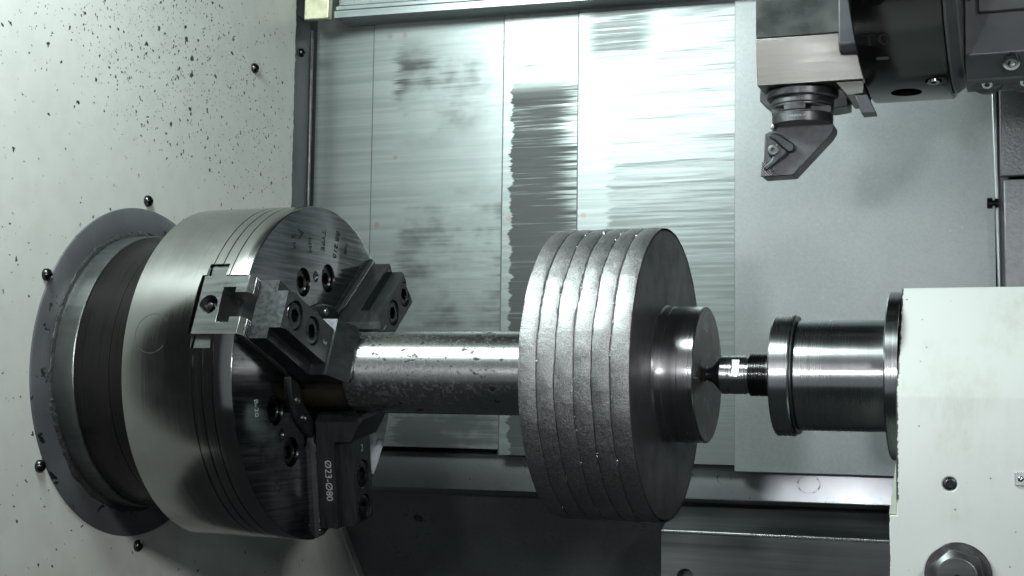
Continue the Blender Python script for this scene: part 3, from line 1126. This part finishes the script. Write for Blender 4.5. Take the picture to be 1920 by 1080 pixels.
e1 = Vector((1, 0, 0))
up = na.cross(e1)
if up.z < 0:
    up = -up
fin("position_number", text_me("T0", .016, frame(pa, e1, up)), 'turret_mark', tu, 0)
pa, na = on_drum(.4195, 19.3, .0002)
fin("position_mark", text_me("-", .030, frame(pa, e1, up)), 'housing', tu, 0)
rim2 = from_bm(lathe_bm([(.4574, .12), (.4574, RT - .0035), (.4590, RT - .0035), (.4652, RT - .008), (.4664, RT - .008), (.4664, .12)], 240, closed=True))
rim2.transform(Matrix.Translation(TC))
fin("rear_ring", rim2, 'housing', tu, 30, .0004)

hg = thing("turret_housing", "dark grey turret housing with socket bolts in the top right corner", "housing")
prism("body", [(-.030, .45), (-.030, .2010), (-.020, .1870), (-.004, .1832), (.000, .1836), (.08, .235), (.10, .45)], .4668, .62, 'x', 'housing', hg, .001)
prism("front_plate", [(-.0345, .45), (-.0345, .2270), (-.0302, .2265), (-.0302, .45)], .4755, .62, 'x', 'rail', hg, .0006)
prism("side_wedge", [(.4670, .45), (.4670, .243), (.4700, .235), (.4748, .240), (.4753, .45)], -.0330, -.0304, 'y', 'turret_black', hg, .0004)
fin("bolt", socket_bolt_me(.0052, .0065, .0022, .003, axis_to((0, -.72, -.69), (.4945, -.0250, .1985))), 'bolt_steel', hg)
for x in (.4795, .5025):
    wsh = fin("countersunk_disc", from_bm(lathe_bm([(-.002, 0), (-.002, .0098), (.0007, .0098), (.0012, .0092), (.0002, .0078), (-.0004, .004), (-.0004, 0)], 40, mtx=axis_to((0, -.60, -.80), (x, -.0125, .1868)))), 'rail', hg)
    fin("screw", socket_bolt_me(.0034, .0022, .0016, .0015, axis_to((0, -.60, -.80), (x, -.0122, .1866)), 24), 'bolt_steel', wsh)

# ------------------------------------------------ tool block
tb = thing("tool_block", "worn steel tool holder block clamped to the left of the black turret", "tool block")
YB = -.030
prism("upper_block", [(YB, .45), (YB, .2222), (.030, .2222), (.030, .45)], .3352, .4036, 'x', 'block_dark_reflection', tb, .0005)  # split off so the dark reflection can be painted on the upper face
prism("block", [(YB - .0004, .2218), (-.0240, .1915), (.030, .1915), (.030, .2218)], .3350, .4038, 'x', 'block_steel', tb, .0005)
prism("side_cheek", [(-.0435, .45), (-.0435, .2110), (-.0400, .2065), (-.0305, .2065), (-.0305, .45)], .3905, .4030, 'x', 'housing', tb, .0012)
prism("lower_wedge", [(.3860, .1913), (.3935, .1815), (.4035, .1825), (.4042, .1913)], -.0225, .022, 'y', 'block_steel', tb, .0005)
prism("hook", [(.3985, .1812), (.4025, .1690), (.4112, .1692), (.4108, .1712), (.4062, .1815)], -.0240, -.0100, 'y', 'housing', tb, .0005)

# ------------------------------------------------ cutting tool
ct = thing("cutting_tool", "dark angled turning tool with clamped insert hanging below the tool block", "cutting tool")
CX = .3610
up_ = axis_to((0, 0, 1), (CX, 0, 0))
prism("flange_plate", [(.3318, .1952), (.3318, .1868), (.3405, .1788), (.3815, .1788), (.3905, .1800), (.3905, .1895), (.3850, .1950)], .002, .026, 'y', 'tool_dark', ct, .0006)
fin("collar", from_bm(lathe_bm([(.1850, 0), (.1850, .0222), (.1860, .0234), (.1898, .0238), (.1908, .0230), (.1908, 0)], 72, mtx=up_)), 'tool_dark', ct, 30)
nk = from_bm(lathe_bm([(.1500, 0), (.1500, .0203), (.1738, .0203), (.1744, .0198), (.1752, .0198), (.1758, .0205), (.1790, .0205), (.1796, .0199), (.1806, .0199), (.1812, .0205), (.1850, .0205), (.1850, 0)], 96, mtx=up_))
bm = bmesh.new()
add_box(bm, .30, .42, -.05, -.0002, .140, .1680)          # front half cut away below the ledge
add_prism(bm, [(.30, .10), (.30, .1600), (.3405, .1600), (.3440, .1675), (.42, .1675), (.42, .10)], -.05, .05, 'y')
add_box(bm, .3395, .3515, -.03, -.0085, .1750, .1790)
add_box(bm, .3660, .3830, -.03, -.0060, .1748, .1795)
nk = boolean(nk, from_bm(bm))
fin("neck", nk, 'tool_dark', ct, 30, .0003)
hd = [(.3356, .1636), (.3392, .1652), (.3420, .1652), (.3440, .1677), (.3816, .1677), (.3816, .1642), (.3790, .1600), (.3546, .1346), (.3338, .1340), (.3348, .1437)]
prism("head", hd, .0000, .0190, 'y', 'tool_dark', ct, .0005)
prism("rib", [(.3408, .1655), (.3432, .1655), (.3442, .1690), (.3422, .1690)], -.0090, -.0003, 'y', 'bolt_steel', ct, .0003)
prism("insert", [(.3333, .1340), (.3340, .1440), (.3362, .1440), (.3420, .1372), (.3420, .1345)], -.0030, -.0002, 'y', 'insert', ct, .0002)


def z3(u, v):           # tool details laid out on the front face of the head
    return (.3330 + (u - 235) / 4.908 / 2755 * 1.005, .1339 + (955 - v) / 4.908 / 2700)


cl_ = [z3(*p) for p in ((318, 600), (330, 578), (365, 570), (405, 580), (535, 668), (553, 700), (545, 738), (515, 755), (490, 745), (440, 705), (380, 640), (335, 622))]
prism("clamp", cl_, -.0062, -.0004, 'y', 'black_oxide', ct, .0010)
cl2 = [z3(*p) for p in ((395, 660), (440, 700), (488, 740), (470, 775), (330, 890), (300, 908), (280, 900), (272, 878), (285, 862), (345, 815))]
prism("clamp_finger", cl2, -.0072, -.0031, 'y', 'black_oxide', ct, .0010)
px, pz = z3(368, 732)
fin("screw", socket_bolt_me(.0036, .0034, .0015, .0024, axis_to((0, -1, 0), (px, -.0062, pz)), 30), 'rail', ct)
fin("screw_boss", from_bm(lathe_bm([(-.0005, 0), (-.0005, .0050), (.0055, .0042), (.0060, .0036), (.0060, 0)], 30, mtx=axis_to((0, -1, 0), (px, -.0004, pz)))), 'black_oxide', ct)


# lettering wrapped on the neck
def wrap_text(s, size, z, r, a0):
    me = text_me(s, size, Matrix.Identity(4), .00004)
    for v in me.vertices:
        x, y, zz = v.co
        a = x / r + a0
        rr = r + zz + .00006
        v.co = (CX + rr * math.sin(a), -rr * math.cos(a), z + y)
    return me


fin("lettering", wrap_text("WALTER", .0034, .1828, .0205, R(-2)), 'rail', ct, 0)
fin("lettering", wrap_text("C4-DCLNL-27", .0017, .1712, .0203, R(0)), 'etch', ct, 0)
